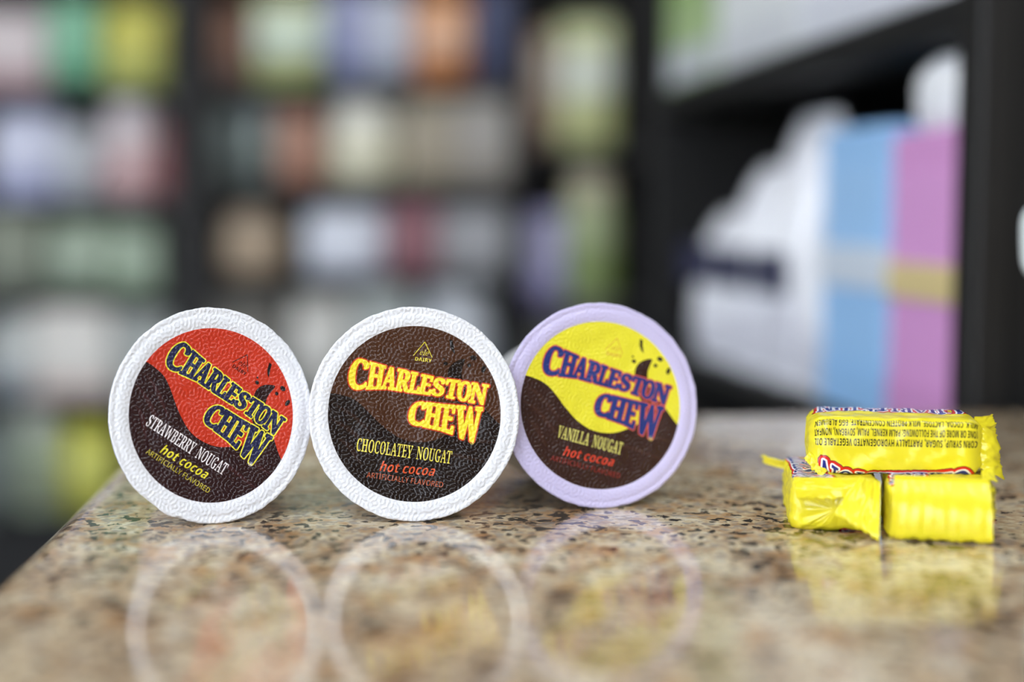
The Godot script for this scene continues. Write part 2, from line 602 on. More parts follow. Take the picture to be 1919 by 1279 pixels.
func granite() -> StandardMaterial3D:
	var n := 1536
	var layer := func(seed_value: int, freq: float, kind: int, octaves: int) -> PackedByteArray:
		var f := FastNoiseLite.new()
		f.seed = seed_value
		f.noise_type = kind
		f.frequency = freq
		f.fractal_octaves = octaves
		f.fractal_type = FastNoiseLite.FRACTAL_FBM
		return f.get_seamless_image(n, n).get_data()
	var big: PackedByteArray = layer.call(3, 0.006, FastNoiseLite.TYPE_SIMPLEX_SMOOTH, 3)
	var mid: PackedByteArray = layer.call(7, 0.020, FastNoiseLite.TYPE_SIMPLEX_SMOOTH, 4)
	var fine: PackedByteArray = layer.call(9, 0.075, FastNoiseLite.TYPE_SIMPLEX, 4)
	var fleck: PackedByteArray = layer.call(21, 0.040, FastNoiseLite.TYPE_SIMPLEX, 5)
	var rust: PackedByteArray = layer.call(33, 0.016, FastNoiseLite.TYPE_SIMPLEX_SMOOTH, 4)
	var ramp := Gradient.new()
	ramp.offsets = PackedFloat32Array([0.0, 0.18, 0.30, 0.42, 0.54, 0.68, 0.84, 1.0])
	ramp.colors = PackedColorArray([Color("54433a"), Color("7e6652"), Color("a6896a"), Color("c2a888"), Color("d4c09e"), Color("e2d3b6"), Color("ebe2ce"), Color("f2ece0")])
	var table := []
	for i in 256:
		table.append(ramp.sample(i / 255.0))
	var out := PackedByteArray()
	out.resize(n * n * 3)
	for i in n * n:
		var mix := big[i] * 0.28 + mid[i] * 0.40 + fine[i] * 0.32
		var v := clampi(int((mix - 128.0) * 1.25 + 134.0), 0, 255)
		var c: Color = table[v]
		var r := c.r
		var g := c.g
		var b := c.b
		if rust[i] > 146:
			var k := minf(1.0, (rust[i] - 146) / 34.0) * 0.5
			r = lerpf(r, 0.68, k)
			g = lerpf(g, 0.47, k)
			b = lerpf(b, 0.27, k)
		var dark := fleck[i] + (fine[i] - 128) * 0.30 + (128 - big[i]) * 0.25
		if dark > 177:
			var k := minf(1.0, (dark - 177.0) / 7.0)
			r = lerpf(r, 0.15, k * 0.88)
			g = lerpf(g, 0.135, k * 0.88)
			b = lerpf(b, 0.135, k * 0.88)
		elif fleck[i] < 88:
			var k := minf(1.0, (88 - fleck[i]) / 14.0) * 0.55
			r = lerpf(r, 0.55, k)
			g = lerpf(g, 0.53, k)
			b = lerpf(b, 0.52, k)
		out[i * 3] = int(r * 255.0)
		out[i * 3 + 1] = int(g * 255.0)
		out[i * 3 + 2] = int(b * 255.0)
	var m := textured(Image.create_from_data(n, n, false, Image.FORMAT_RGB8, out), 0.11, 0.5)
	m.uv1_triplanar = true
	m.uv1_scale = Vector3.ONE / 0.42
	m.uv1_triplanar_sharpness = 4.0
	return m

func counter() -> void:
	var stone := granite()
	var turn := 5.2
	var t := thing("granite_counter", "polished brown and cream speckled granite counter with a rounded edge", "counter", Vector3(-0.1125, 0, 0))
	t.rotation_degrees.y = turn
	# slab: bullnose along the left edge and along the far edge, swept as one rounded profile
	var thick := 0.030
	var r := 0.010
	var x1 := 1.3
	var z0 := -0.162
	var z1 := 0.62
	var rows := []
	var prof := []
	for k in 9:
		var a := PI * 0.5 * k / 8.0
		prof.append(Vector2(r * (1.0 - sin(a)), -r * (1.0 - cos(a))))
	for k in 9:
		var a := PI * 0.5 * k / 8.0
		prof.append(Vector2(r * (1.0 - cos(a)), -thick + r - r * sin(a)))
	# loops of the outline, inset by the profile
	var centre := Vector3(0.6, -thick * 0.5, 0.2)
	var ring := func(inset: float, y: float) -> PackedVector3Array:
		var p := PackedVector3Array()
		var cr := 0.02
		for q in [[0, z0, 180, 270], [x1, z0, 270, 360], [x1, z1, 0, 90], [0, z1, 90, 180]]:
			var cx: float = q[0] + (cr if q[0] == 0 else -cr)
			var cz: float = q[1] + (cr if q[1] == z0 else -cr)
			for k in 7:
				var a := deg_to_rad(lerpf(q[2], q[3], k / 6.0))
				p.append(Vector3(cx + cos(a) * (cr - inset), y, cz + sin(a) * (cr - inset)))
		return p
	var centre_row := func(y: float) -> PackedVector3Array:
		var p := PackedVector3Array()
		for k in 28:
			p.append(Vector3(0.6, y, 0.2))
		return p
	rows.append(centre_row.call(0.0))
	for p in prof:
		rows.append(ring.call(p.x, p.y))
	rows.append(centre_row.call(-thick))
	part("stone_top", sheet(rows, [], true, centre), stone, t)
	var dark := mat(Color("191715"), 0.55)
	part("cabinet", block(1.24, 0.79, 0.74, 0.003), dark, t, Vector3(0.66, -0.03 - 0.79, 0.235))
	part("plinth", block(1.20, 0.10, 0.70, 0.003), mat(Color("0f0e0d"), 0.7), t, Vector3(0.66, -0.92, 0.235))

# =====================================================================================================
# shelving
# =====================================================================================================
func back_shelves() -> void:
	var black := mat(Color("0f0e0d"), 0.6)
	var inner := mat(Color("0b0a09"), 0.75)
	var t := thing("shelving_unit", "tall black shelving unit along the back full of colourful packs", "shelf", Vector3(0, -0.92, -1.86))
	part("back_panel", block(1.6, 1.6, 0.012, 0.001), inner, t, Vector3(-0.43, 0, -0.006))
	for p in [[-1.22, 0.03], [-0.450, 0.050], [0.0116, 0.0134], [0.345, 0.03]]:
		part("upright", block(p[1], 1.6, 0.215, 0.002), black, t, Vector3(p[0], 0, 0.1075))
	for b in SHELF_BOARDS:
		var x0: float = clampf(b[0], -1.205, 0.33)
		var w: float = 0.730 if x0 < -1.0 else (0.4300 if x0 < 0.0 else 0.311)
		var cx: float = -0.840 if x0 < -1.0 else (-0.2100 if x0 < 0.0 else 0.174)
		part("shelf_board", block(w, 0.016, 0.2, 0.001), black, t, Vector3(cx, b[2] + 0.92 - 0.016, 0.1))
	part("top_board", block(1.6, 0.02, 0.215, 0.002), black, t, Vector3(-0.43, 1.6, 0.1075))
	part("base_panel", block(1.535, 0.54, 0.015, 0.001), black, t, Vector3(-0.4375, 0.0, 0.19))

func side_shelves() -> void:
	var black := mat(Color("0f0f0e"), 0.6)
	var t := thing("side_shelving_unit", "black shelving unit on the right behind the candies", "shelf", Vector3(0.1765, -0.92, -0.202))
	t.rotation_degrees.y = 8.5
	var d := 0.24
	# near end: a lighter stile at its front corner and a recessed dark end panel
	part("stile", block(0.0145, 1.7, 0.020, 0.0012), mat(Color("1a1918"), 0.5), t, Vector3(0.00725, 0, -0.01))
	part("end_panel", block(d - 0.0145, 1.7, 0.012, 0.001), mat(Color("090909"), 0.6), t, Vector3(0.0145 + (d - 0.0145) * 0.5, 0, -0.014))
	part("end_panel", block(d, 1.7, 0.022, 0.0012), black, t, Vector3(d * 0.5, 0, -0.512))
	part("back_panel", block(0.01, 1.7, 0.48, 0.001), mat(Color("080808"), 0.7), t, Vector3(d + 0.005, 0, -0.26))
	for y in [-0.022, 0.160, 0.36]:
		part("shelf_board", block(d - 0.004, 0.016, 0.479, 0.0015), black, t, Vector3(d * 0.5, y + 0.92 - 0.016, -0.2605))
	part("base_panel", block(0.014, 0.86, 0.479, 0.0015), black, t, Vector3(0.012, 0.0, -0.2605))

# ---- packs ----
func carton(called: String, label: String, cat: String, at: Vector3, w: float, h: float, d: float, cols: Array, group: String) -> Node3D:
	var t := thing(called, label, cat, at, group)
	var body := part("carton_body", block(w, h, d, 0.0015), mat(Color(cols[0]), 0.55), t)
	part("front_label", block(w * 0.86, h * 0.42, 0.0012, 0.0003), mat(Color(cols[1]), 0.5), body, Vector3(0, h * 0.46, d * 0.5))
	part("foot_band", block(w * 0.99, h * 0.16, 0.001, 0.0002), mat(Color(cols[2]), 0.5), body, Vector3(0, h * 0.02, d * 0.5))
	part("top_flap", block(w * 0.96, 0.0012, d * 0.5, 0.0003), mat(Color(cols[0]), 0.6), t, Vector3(0, h, d * 0.23))
	return t

func jar(called: String, label: String, cat: String, at: Vector3, w: float, h: float, cols: Array, group: String) -> Node3D:
	var t := thing(called, label, cat, at, group)
	var r := w * 0.5
	var b := h * 0.8
	var body := part("jar_body", lathe([Vector2(0.0, 0.0), Vector2(r * 0.9, 0.0), Vector2(r, h * 0.03), Vector2(r, b * 0.82), Vector2(r * 0.93, b * 0.93), Vector2(r * 0.8, b), Vector2(0.0, b)], 28, true), mat(Color(cols[0]), 0.4), t)
	part("jar_lid", lathe([Vector2(0.0, b), Vector2(r * 0.86, b), Vector2(r * 0.88, b + 0.002), Vector2(r * 0.88, h - 0.003), Vector2(r * 0.84, h), Vector2(0.0, h)], 28, true), mat(Color(cols[1]), 0.4), t)
	part("jar_label", lathe([Vector2(r * 1.003, h * 0.12), Vector2(r * 1.006, h * 0.125), Vector2(r * 1.006, h * 0.4), Vector2(r * 1.003, h * 0.405)], 28, true), mat(Color(cols[2]), 0.5), body)
	return t

func pouch(called: String, label: String, cat: String, at: Vector3, w: float, h: float, d: float, cols: Array, group: String, full := 2.6) -> Node3D:
	var t := thing(called, label, cat, at, group)
	var skin := func(y0: float, y1: float, grow: float) -> ArrayMesh:
		var rows := []
		for j in 15:
			var v := lerpf(y0, y1, j / 14.0)
			var fat := 0.5 * d * clampf(pow(maxf(0.0, 1.0 - pow(v, full)), 0.62) + 0.02, 0.0, 1.0) * lerpf(0.86, 1.0, minf(1.0, v * 5.0)) + grow
			var hw := 0.5 * w * (1.0 - 0.10 * pow(absf(v - 0.45) * 1.6, 3.0) * (1.0 if v > 0.5 else 0.4)) + grow
			var row := PackedVector3Array()
			for i in 28:
				var a := TAU * i / 28
				var cx := signf(cos(a)) * pow(absf(cos(a)), 0.55)
				var sz := signf(sin(a)) * pow(absf(sin(a)), 0.75)
				row.append(Vector3(cx * hw, v * h, sz * fat))
			rows.append(row)
		return sheet(rows, [], true, Vector3(0, h * 0.4, 0))
	var bag := part("bag", skin.call(0.0, 1.0, 0.0), mat(Color(cols[0]), 0.4), t)
	part("printed_panel", skin.call(0.42, 0.74, 0.0006), mat(Color(cols[1]), 0.4), bag)
	part("bottom_panel", skin.call(0.05, 0.3, 0.0006), mat(Color(cols[2]), 0.4), bag)
	part("top_seal", block(w * 0.9, h * 0.06, 0.002, 0.0005), mat(Color(cols[1]), 0.4), t, Vector3(0, h * 0.94, 0))
	return t

func stock() -> void:
	for s in SHELF_STOCK:
		var at := Vector3(s[3], s[4] + 0.0004, s[5])
		var g := "packs on the back shelves"
		match s[0]:
			"carton":
				carton(s[1], s[10], s[2], at, s[6], s[7], s[8], s[9], g)
			"jar":
				jar(s[1], s[10], s[2], at + Vector3(0, 0, (s[8] - s[6]) * 0.5), s[6], s[7], s[9], g)
			"pouch":
				pouch(s[1], s[10], s[2], at, s[6], s[7], s[8], s[9], g)
	# packs on the side unit: s = distance back along its front, measured from the near post
	var side := func(s: float, depth: float, y: float) -> Vector3:
		var b := Basis(Vector3.UP, deg_to_rad(8.5))
		return Vector3(0.1765, y + 0.0004, -0.202) + b * Vector3(depth, 0, -s)
	var g2 := "packs on the side shelves"
	var face := deg_to_rad(8.5 - 90.0)
	var o: Node3D
	o = carton("product_carton", "tall pink carton with a yellowish band beside the black post", "carton", side.call(0.055, 0.029, -0.022), 0.068, 0.128, 0.05, ["d79ad0", "da9ed4", "d496cc"], g2)
	o.rotation.y = face
	part("yellow_band", block(0.0695, 0.016, 0.0530, 0.001), mat(Color("d8c48c"), 0.5), o, Vector3(0, 0.058, 0))
	o = carton("product_carton", "tall light blue carton with a pale band", "carton", side.call(0.132, 0.029, -0.022), 0.080, 0.134, 0.05, ["9ac6f0", "a0caf2", "94c2ee"], g2)
	o.rotation.y = face
	part("pale_band", block(0.0815, 0.020, 0.0530, 0.001), mat(Color("d0dae4"), 0.5), o, Vector3(0, 0.060, 0))
	o = pouch("snack_pouch", "white bag slumped on top of the pink carton", "pouch", side.call(0.0535, 0.028, 0.1076), 0.062, 0.0345, 0.044, ["f6f8fc", "f8fafc", "f4f6fa"], g2, 5.0)
	o.rotation.y = face
	# four white bags of falling height, from the blue carton to the far end of the shelf
	for b in [[0.200, 0.046, 0.112, 4.0, "small bright white bag right beside the blue carton"], [0.256, 0.060, 0.150, 2.2, "tallest white bag with a peaked top on the side shelf"], [0.322, 0.066, 0.124, 3.0, "medium white bag with a navy label on the side shelf"], [0.396, 0.076, 0.096, 3.0, "low white bag with a wide navy stripe at the far end of the side shelf"]]:
		o = pouch("snack_pouch", b[4], "pouch", side.call(b[0], 0.034, -0.022), b[1], b[2], 0.056, ["f4f5fa", "f8f9fc", "d8d8e0"], g2, b[3])
		o.rotation.y = face
		if b[0] > 0.25:
			part("navy_label", block(b[1] * (0.96 if b[0] > 0.35 else 0.8), 0.024, 0.002, 0.0004), mat(Color("2c2e4e"), 0.5), o, Vector3(0, 0.050, 0.0295))
	o = carton("product_carton", "long white carton on the upper side shelf", "carton", side.call(0.13, 0.034, 0.160), 0.16, 0.13, 0.06, ["eef0f4", "f2f4f6", "dcdfe6"], g2)
	o.rotation.y = face
	o = carton("product_carton", "white carton in the middle of the upper side shelf", "carton", side.call(0.29, 0.034, 0.160), 0.14, 0.13, 0.06, ["e4e8e6", "eceeec", "d6d9dc"], g2)
	o.rotation.y = face
	o = carton("product_carton", "green carton at the far end of the upper side shelf", "carton", side.call(0.425, 0.034, 0.160), 0.11, 0.13, 0.06, ["a8c088", "8fb858", "c8ccd0"], g2)
	o.rotation.y = face

func sign_holder() -> void:
	var t := thing("tag_holder", "small white rounded tag on a thin stand at the right edge", "price tag", Vector3(0.1795, 0, -0.085))
	var rows := []
	for z in [-0.0012, 0.0012]:
		var row := PackedVector3Array()
		for i in 40:
			var a := TAU * i / 40
			row.append(Vector3(signf(cos(a)) * pow(absf(cos(a)), 0.5) * 0.024, 0.066 + signf(sin(a)) * pow(absf(sin(a)), 0.5) * 0.0135, z))
		if z < 0:
			var c := PackedVector3Array()
			for i in 40:
				c.append(Vector3(0, 0.066, z))
			rows.append(c)
		rows.append(row)
	var c2 := PackedVector3Array()
	for i in 40:
		c2.append(Vector3(0, 0.066, 0.0012))
	rows.append(c2)
	var tag := part("tag", sheet(rows, [], true, Vector3(0, 0.066, 0), true), mat(Color("e6eef0"), 0.4), t)
	tag.rotation_degrees.z = 3.0
	part("rod", lathe([Vector2(0, 0.003), Vector2(0.0012, 0.003), Vector2(0.0012, 0.054), Vector2(0, 0.054)], 12, true), mat(Color("2a2a2a"), 0.4), t)
	part("foot", lathe([Vector2(0, 0), Vector2(0.014, 0), Vector2(0.0145, 0.001), Vector2(0.0135, 0.003), Vector2(0, 0.0034)], 28, true), mat(Color("2a2a2a"), 0.4), t)

# =====================================================================================================
# cocoa pods
# =====================================================================================================
const LETTER_SLOTS := [[652, 688], [686.5, 718], [714, 741], [738.5, 767], [763, 785], [782, 807], [806, 830], [829, 857], [853, 879], [876, 909]]
const LETTER_TOP := [Vector2(652, 669), Vector2(668, 667), Vector2(690, 674), Vector2(720, 683), Vector2(751, 690), Vector2(785, 699), Vector2(819, 707), Vector2(860, 713), Vector2(909, 722)]
const LETTER_BOTTOM := [Vector2(652, 727), Vector2(725, 727), Vector2(758, 733), Vector2(785, 737), Vector2(812, 741), Vector2(842, 747), Vector2(862, 752), Vector2(909, 762)]
const CHEW_SLOTS := [[761, 793], [789, 823], [821, 847], [846, 897]]
const CHEW_TOP := [Vector2(761, 752), Vector2(783, 751), Vector2(824, 757), Vector2(897, 764)]
const CHEW_BOTTOM := [Vector2(761, 796), Vector2(778, 797), Vector2(824, 808), Vector2(847, 817), Vector2(872, 829), Vector2(897, 833)]
const WAVE := [[560, 760], [605, 738], [614, 731], [637, 735], [661, 743], [681, 762], [704, 788], [728, 810], [751, 824], [778, 829], [805, 827], [825, 818], [848, 808], [864, 788], [862, 764], [846, 749], [841, 728], [835, 706], [836, 692], [843, 681], [855, 674], [870, 670], [865, 684], [861, 698], [863, 714], [870, 734], [885, 751], [898, 760], [913, 780], [936, 804], [990, 830], [990, 990], [560, 990]]

# The printed disc of a lid. Drawn at twice the size; roll turns the whole design clockwise.
func lid_print(roll: float, grow: float, disc_share: float, name_text: String, name_box: Array, c: Dictionary) -> Image:
	var n := 2048
	var im := Image.create(n, n, false, Image.FORMAT_RGB8)
	im.fill(c.rim)
	var to_tex := func(p: Vector2) -> Vector2:
		return (Vector2((p.x - 773.0) / 193.5, (p.y - 774.0) / 201.0).rotated(roll) * 0.5 * 0.98 * grow + Vector2(0.5, 0.5)) * n
	var disc := Vector3(n * 0.5, n * 0.5, n * 0.5 * 0.98 * disc_share)
	fill(im, [blob(Vector2(n * 0.5, n * 0.5), disc.z * 1.002, disc.z * 1.002)], c.field, disc)
	# finer edge of the disc
	fill(im, [PackedVector2Array([Vector2(0, 0), Vector2(n, 0), Vector2(n, n), Vector2(0, n)])], c.field, disc)
	var paint := func(polys: Array, col: Color) -> void:
		fill(im, mapped(polys, to_tex), col, disc)
	var wave := PackedVector2Array()
	for w in WAVE:
		wave.append(Vector2(w[0], w[1]))
	# round the hand-set corners of the wave
	for pass_no in 3:
		var s := PackedVector2Array()
		for i in wave.size():
			var a := wave[i]
			var b := wave[(i + 1) % wave.size()]
			s.append(a.lerp(b, 0.25))
			s.append(a.lerp(b, 0.75))
		wave = s
	paint.call([wave], c.wave)
	# folds printed in the chocolate
	for f in [[620, 752, 702, 812, 5.0], [612, 778, 700, 842, 6.0], [628, 816, 676, 866, 7.0], [840, 830, 925, 830, 6.0], [790, 850, 915, 868, 5.0]]:
		var strip := PackedVector2Array()
		var a := Vector2(f[0], f[1])
		var b := Vector2(f[2], f[3])
		var nn := (b - a).orthogonal().normalized()
		for k in 17:
			var t := k / 16.0
			strip.append(a.lerp(b, t) + nn * (sin(t * 5.0) * 3.0 + f[4] * sin(PI * t)))
		for k in 17:
			var t := 1.0 - k / 16.0
			strip.append(a.lerp(b, t) + nn * (sin(t * 5.0) * 3.0 - f[4] * 0.4 * sin(PI * t)))
		paint.call([strip], c.fold)
	# drops
	for d in [[832, 680, 4.2, 3.6], [829, 671, 2.2, 1.8], [884, 670, 6.0, 4.6], [876, 684, 3.8, 3.6], [903, 692, 4.0, 7.0]]:
		paint.call([blob(Vector2(d[0], d[1]), d[2], d[3], 0.3)], c.drop)
	paint.call([PackedVector2Array([Vector2(840, 634), Vector2(846, 636), Vector2(847, 646), Vector2(850, 662), Vector2(845, 657), Vector2(841, 648)])], c.drop)
	# dairy mark: a triangle with a scribble and a word
	var tri := [Vector2(794, 638), Vector2(772, 664), Vector2(807, 668)]
	for k in 3:
		var a: Vector2 = tri[k]
		var b: Vector2 = tri[(k + 1) % 3]
		if k == 1:
			continue
		var nn := (b - a).orthogonal().normalized() * 0.75
		paint.call([PackedVector2Array([a + nn, b + nn, b - nn, a - nn])], c.mark)
	for l in line("ele", "Droid Serif", false, Vector2(782.5, 662), 0.14, 10.0, 17.0, 0.3):
		paint.call(l, c.mark)
	for l in line("DAIRY", "Droid Sans", true, Vector2(774, 673), 0.14, 7.0, 32.0):
		paint.call(l, c.mark)
	# the name in two warped lines: ring first, then the letters
	var big := headline("CHARLESTON", LETTER_SLOTS, LETTER_TOP, LETTER_BOTTOM, 8.0, 1.5)
	big.append_array(headline("CHEW", CHEW_SLOTS, CHEW_TOP, CHEW_BOTTOM, 8.0, 1.8))
	for l in big:
		paint.call(grown(l, 2.4), c.ring)
	for l in big:
		paint.call(l, c.letter)
	for l in line(name_text, "Droid Serif", true, Vector2(name_box[0], name_box[1]), name_box[2], 24.0, name_box[3]):
		paint.call(l, c.name)
	for l in line("hot cocoa", "Droid Sans", true, Vector2(703, 880), 0.125, 18.5, 104.0, 0.25):
		paint.call(grown(l, -0.15), c.hot)
	for l in line("ARTIFICIALLY FLAVORED", "Droid Sans", false, Vector2(681, 891.5), 0.165, 10.0, 143.0):
		paint.call(l, c.small)
	var reg := Vector2(878, 831)
	paint.call([blob(reg, 4.2, 4.2), blob(reg, 3.4, 3.4)], c.name)
	for l in line("R", "Droid Sans", true, reg + Vector2(-1.9, 2.2), 0.15, 4.4, 4.2):
		paint.call(l, c.name)
	im.shrink_x2()
	return im

func pod(label: String, at: Vector3, yaw: float, oval: float, im: Image, worms: ImageTexture, worm_depth: float, plastic: Color, seed_value: int, gloss: float) -> void:
	var t := thing("cocoa_pod", label, "pod", Vector3.ZERO)
	var tilt := atan((25.5 - 18.3) / 44.0)
	var big := 1.013
	t.basis = (Basis(Vector3.UP, yaw) * Basis(Vector3.RIGHT, -tilt)).scaled(Vector3.ONE * big)
	t.position = at + Vector3(0, 0.0255 * big * cos(tilt), 0)
	var f := textured(im, gloss, 0.5)
	f.normal_enabled = true
	f.normal_texture = worms
	f.normal_scale = worm_depth
	# the foil lid: dished middle, raised sealing ring, thin groove, slightly uneven edge
	var crumple := FastNoiseLite.new()
	crumple.seed = seed_value
	crumple.frequency = 0.075
	crumple.fractal_octaves = 2
	var prof := []
	for k in 36:
		prof.append(Vector2(20.6 * k / 35.0, 0.0))
	prof.append_array([Vector2(20.9, 0.06), Vector2(21.3, 0.22), Vector2(21.8, 0.32), Vector2(22.6, 0.36), Vector2(23.3, 0.34), Vector2(23.7, 0.20), Vector2(24.0, 0.12), Vector2(24.3, 0.18), Vector2(24.7, 0.30), Vector2(25.1, 0.30), Vector2(25.4, 0.18), Vector2(25.5, -0.05), Vector2(25.4, -0.3)])
	var seg := 200
	var rows := []
	var uvs := []
	for p in prof:
		var row := PackedVector3Array()
		var ur := PackedVector2Array()
		for i in seg:
			var a := TAU * i / seg
			var rag := crumple.get_noise_2d(cos(a) * 60.0 + 300.0, sin(a) * 60.0) * 0.13 + crumple.get_noise_2d(cos(a) * 260.0 + 900.0, sin(a) * 260.0) * 0.09
			if seed_value == 1:
				# crushed stretch of the strawberry lid, low on its left
				rag += -0.5 * exp(-pow((fposmod(a, TAU) - 4.02) / 0.07, 2.0)) + 0.35 * exp(-pow((fposmod(a, TAU) - 4.22) / 0.06, 2.0)) - 0.35 * exp(-pow((fposmod(a, TAU) - 4.36) / 0.05, 2.0))
			var k := smoothstep(22.5, 25.5, p.x)
			var rr: float = p.x + (rag - 0.12) * k
			var x: float = rr * cos(a)
			var y: float = rr * sin(a)
			var z: float = p.y + crumple.get_noise_2d(x * 1.3, y * 1.3) * 0.30 * smoothstep(24.0, 15.0, p.x) - 0.25 * smoothstep(20.6, 14.0, p.x)
			z += crumple.get_noise_2d(x * 3.0 + 500.0, y * 3.0) * 0.05
			row.append(Vector3(x * oval, y, z) * 0.001)
			ur.append(Vector2(0.5 + 0.49 * x / 25.5, 0.5 - 0.49 * y / 25.5))
		rows.append(row)
		uvs.append(ur)
	part("foil_lid", sheet(rows, uvs, true, Vector3(0, 0, -0.5)), f, t)
	var pl := mat(plastic, 0.35)
	var mmv := func(list: Array) -> Array:
		var out := []
		for q in list:
			out.append(q * 0.001)
		return out
	part("rim", lathe(mmv.call([Vector2(22.4, -0.35), Vector2(25.0, -0.3), Vector2(25.2, -0.6), Vector2(25.2, -1.2), Vector2(24.9, -1.5), Vector2(22.6, -1.6), Vector2(22.4, -0.35)]), 120, false, oval), pl, t)
	part("cup_body", lathe(mmv.call([Vector2(22.8, -1.2), Vector2(22.7, -5.0), Vector2(22.2, -5.8), Vector2(21.9, -9.0), Vector2(18.8, -42.5), Vector2(18.3, -43.8), Vector2(17.6, -44.0), Vector2(16.6, -43.6), Vector2(16.2, -42.0), Vector2(0.0, -42.0)]), 96, false, oval), pl, t)

func pods() -> void:
	var white := Color("e9ebf0")
	var worms := worm_normals(1024, 52, 0.55)
	var red := {"rim": white, "field": Color("c8371f"), "wave": Color("2c1516"), "fold": Color("3c1f20"), "drop": Color("1c1416"), "mark": Color("3c1a18"), "ring": Color("f2e83c"), "letter": Color("23264a"), "name": Color("f2eeee"), "hot": Color("f0e434"), "small": Color("d8cc3e")}
	var brown := {"rim": white, "field": Color("482a18"), "wave": Color("1a0e0a"), "fold": Color("2a1810"), "drop": Color("16100f"), "mark": Color("e6d844"), "ring": Color("c8431f"), "letter": Color("fbe63a"), "name": Color("f0e25a"), "hot": Color("e0582e"), "small": Color("c9603c")}
	var gold := {"rim": Color("d3cbf0"), "field": Color("f0e638"), "wave": Color("38201a"), "fold": Color("422820"), "drop": Color("2a1a18"), "mark": Color("d8a838"), "ring": Color("e2604a"), "letter": Color("28397f"), "name": Color("ece67a"), "hot": Color("e2482e"), "small": Color("9c2e26")}
	pod("white cocoa pod with a red and brown strawberry nougat lid", Vector3(-0.0713, 0, 0.0048), deg_to_rad(18), 0.925, lid_print(deg_to_rad(25), 0.965, 0.803, "STRAWBERRY  NOUGAT", [660, 843, 0.165, 178], red), worms, 1.0, white, 1, 0.27)
	pod("white cocoa pod with a brown chocolatey nougat lid, between the other two pods", Vector3(-0.0232, 0, 0.0024), deg_to_rad(9), 0.984, lid_print(0.0, 0.985, 0.815, "CHOCOLATEY  NOUGAT", [662, 841, 0.168, 178], brown), worms, 1.0, white, 2, 0.27)
	pod("lavender-rimmed cocoa pod with a yellow vanilla nougat lid", Vector3(0.0224, 0, -0.0130), deg_to_rad(17), 1.01, lid_print(deg_to_rad(8), 0.985, 0.812, "VANILLA  NOUGAT", [690, 846, 0.168, 132], gold), worms, 0.7, Color("eef0f2"), 3, 0.32)

# =====================================================================================================
# candies
# =====================================================================================================
# The print of a wrapper, in millimetres: x along the bar (40), y from the back edge over the top (20), down the front (14.5), under (20), up the back (14.5).
func wrapper_print() -> Image:
	var k := 50.0
	var im := Image.create(2000, 3450, false, Image.FORMAT_RGB8)
	im.fill(Color("ecdd2a"))
	var paint := func(polys: Array, col: Color) -> void:
		fill(im, mapped(polys, func(p: Vector2) -> Vector2: return p * k), col)
	var ink := Color("1a1a18")
	# contents, printed upside down on the front
	var texts := [["CORN SYRUP, SUGAR, PARTIALLY HYDROGENATED VEGETABLE OIL", 26.4, 39.0], ["(ONE OR MORE OF THE FOLLOWING: PALM KERNEL, PALM, SOYBEAN), NONFAT", 23.9, 39.5], ["MILK, COCOA, LACTOSE, MILK PROTEIN CONCENTRATE, EGG ALBUMEN", 21.4, 39.5]]
	for t in texts:
		for l in line(t[0], "Droid Sans", true, Vector2(38.8, t[1] - 0.8), PI, 1.75, 37.6):
			paint.call(l, ink)
	# the name, upside down, once over the lower front edge and once on the top towards the back
	for at in [38.0, 5.2]:
		var letters := []
		var slots := []
		var xs := [0.0, 4.4, 8.2, 11.8, 15.2, 18.0, 21.2, 24.2, 27.2, 30.6, 35.0]
		for i in 10:
			slots.append([xs[i] + 0.1, xs[i + 1] - 0.1])
		var top := [Vector2(0, -5.6), Vector2(4.4, -5.2), Vector2(10, -3.9), Vector2(18, -3.1), Vector2(27, -3.3), Vector2(32, -4.6), Vector2(35, -5.0)]
		var bottom := [Vector2(0, 5.6), Vector2(4, 4.4), Vector2(10, 3.7), Vector2(24, 3.5), Vector2(30, 4.5), Vector2(35, 7.6)]
		letters = headline("CHARLESTON", slots, top, bottom, 0.5, 0.05)
		var placed := []
		for l in letters:
			placed.append(mapped(l, func(p: Vector2) -> Vector2: return Vector2(37.4, at) - p))
		for l in placed:
			paint.call(grown(l, 1.25), Color("3a1a16"))
		for l in placed:
			paint.call(grown(l, 1.1), Color("d4261c"))
		for l in placed:
			paint.call(grown(l, 0.45), Color("f4f2f4"))
		for l in placed:
			paint.call(l, Color("22308a"))
	im.shrink_x2()
	return im

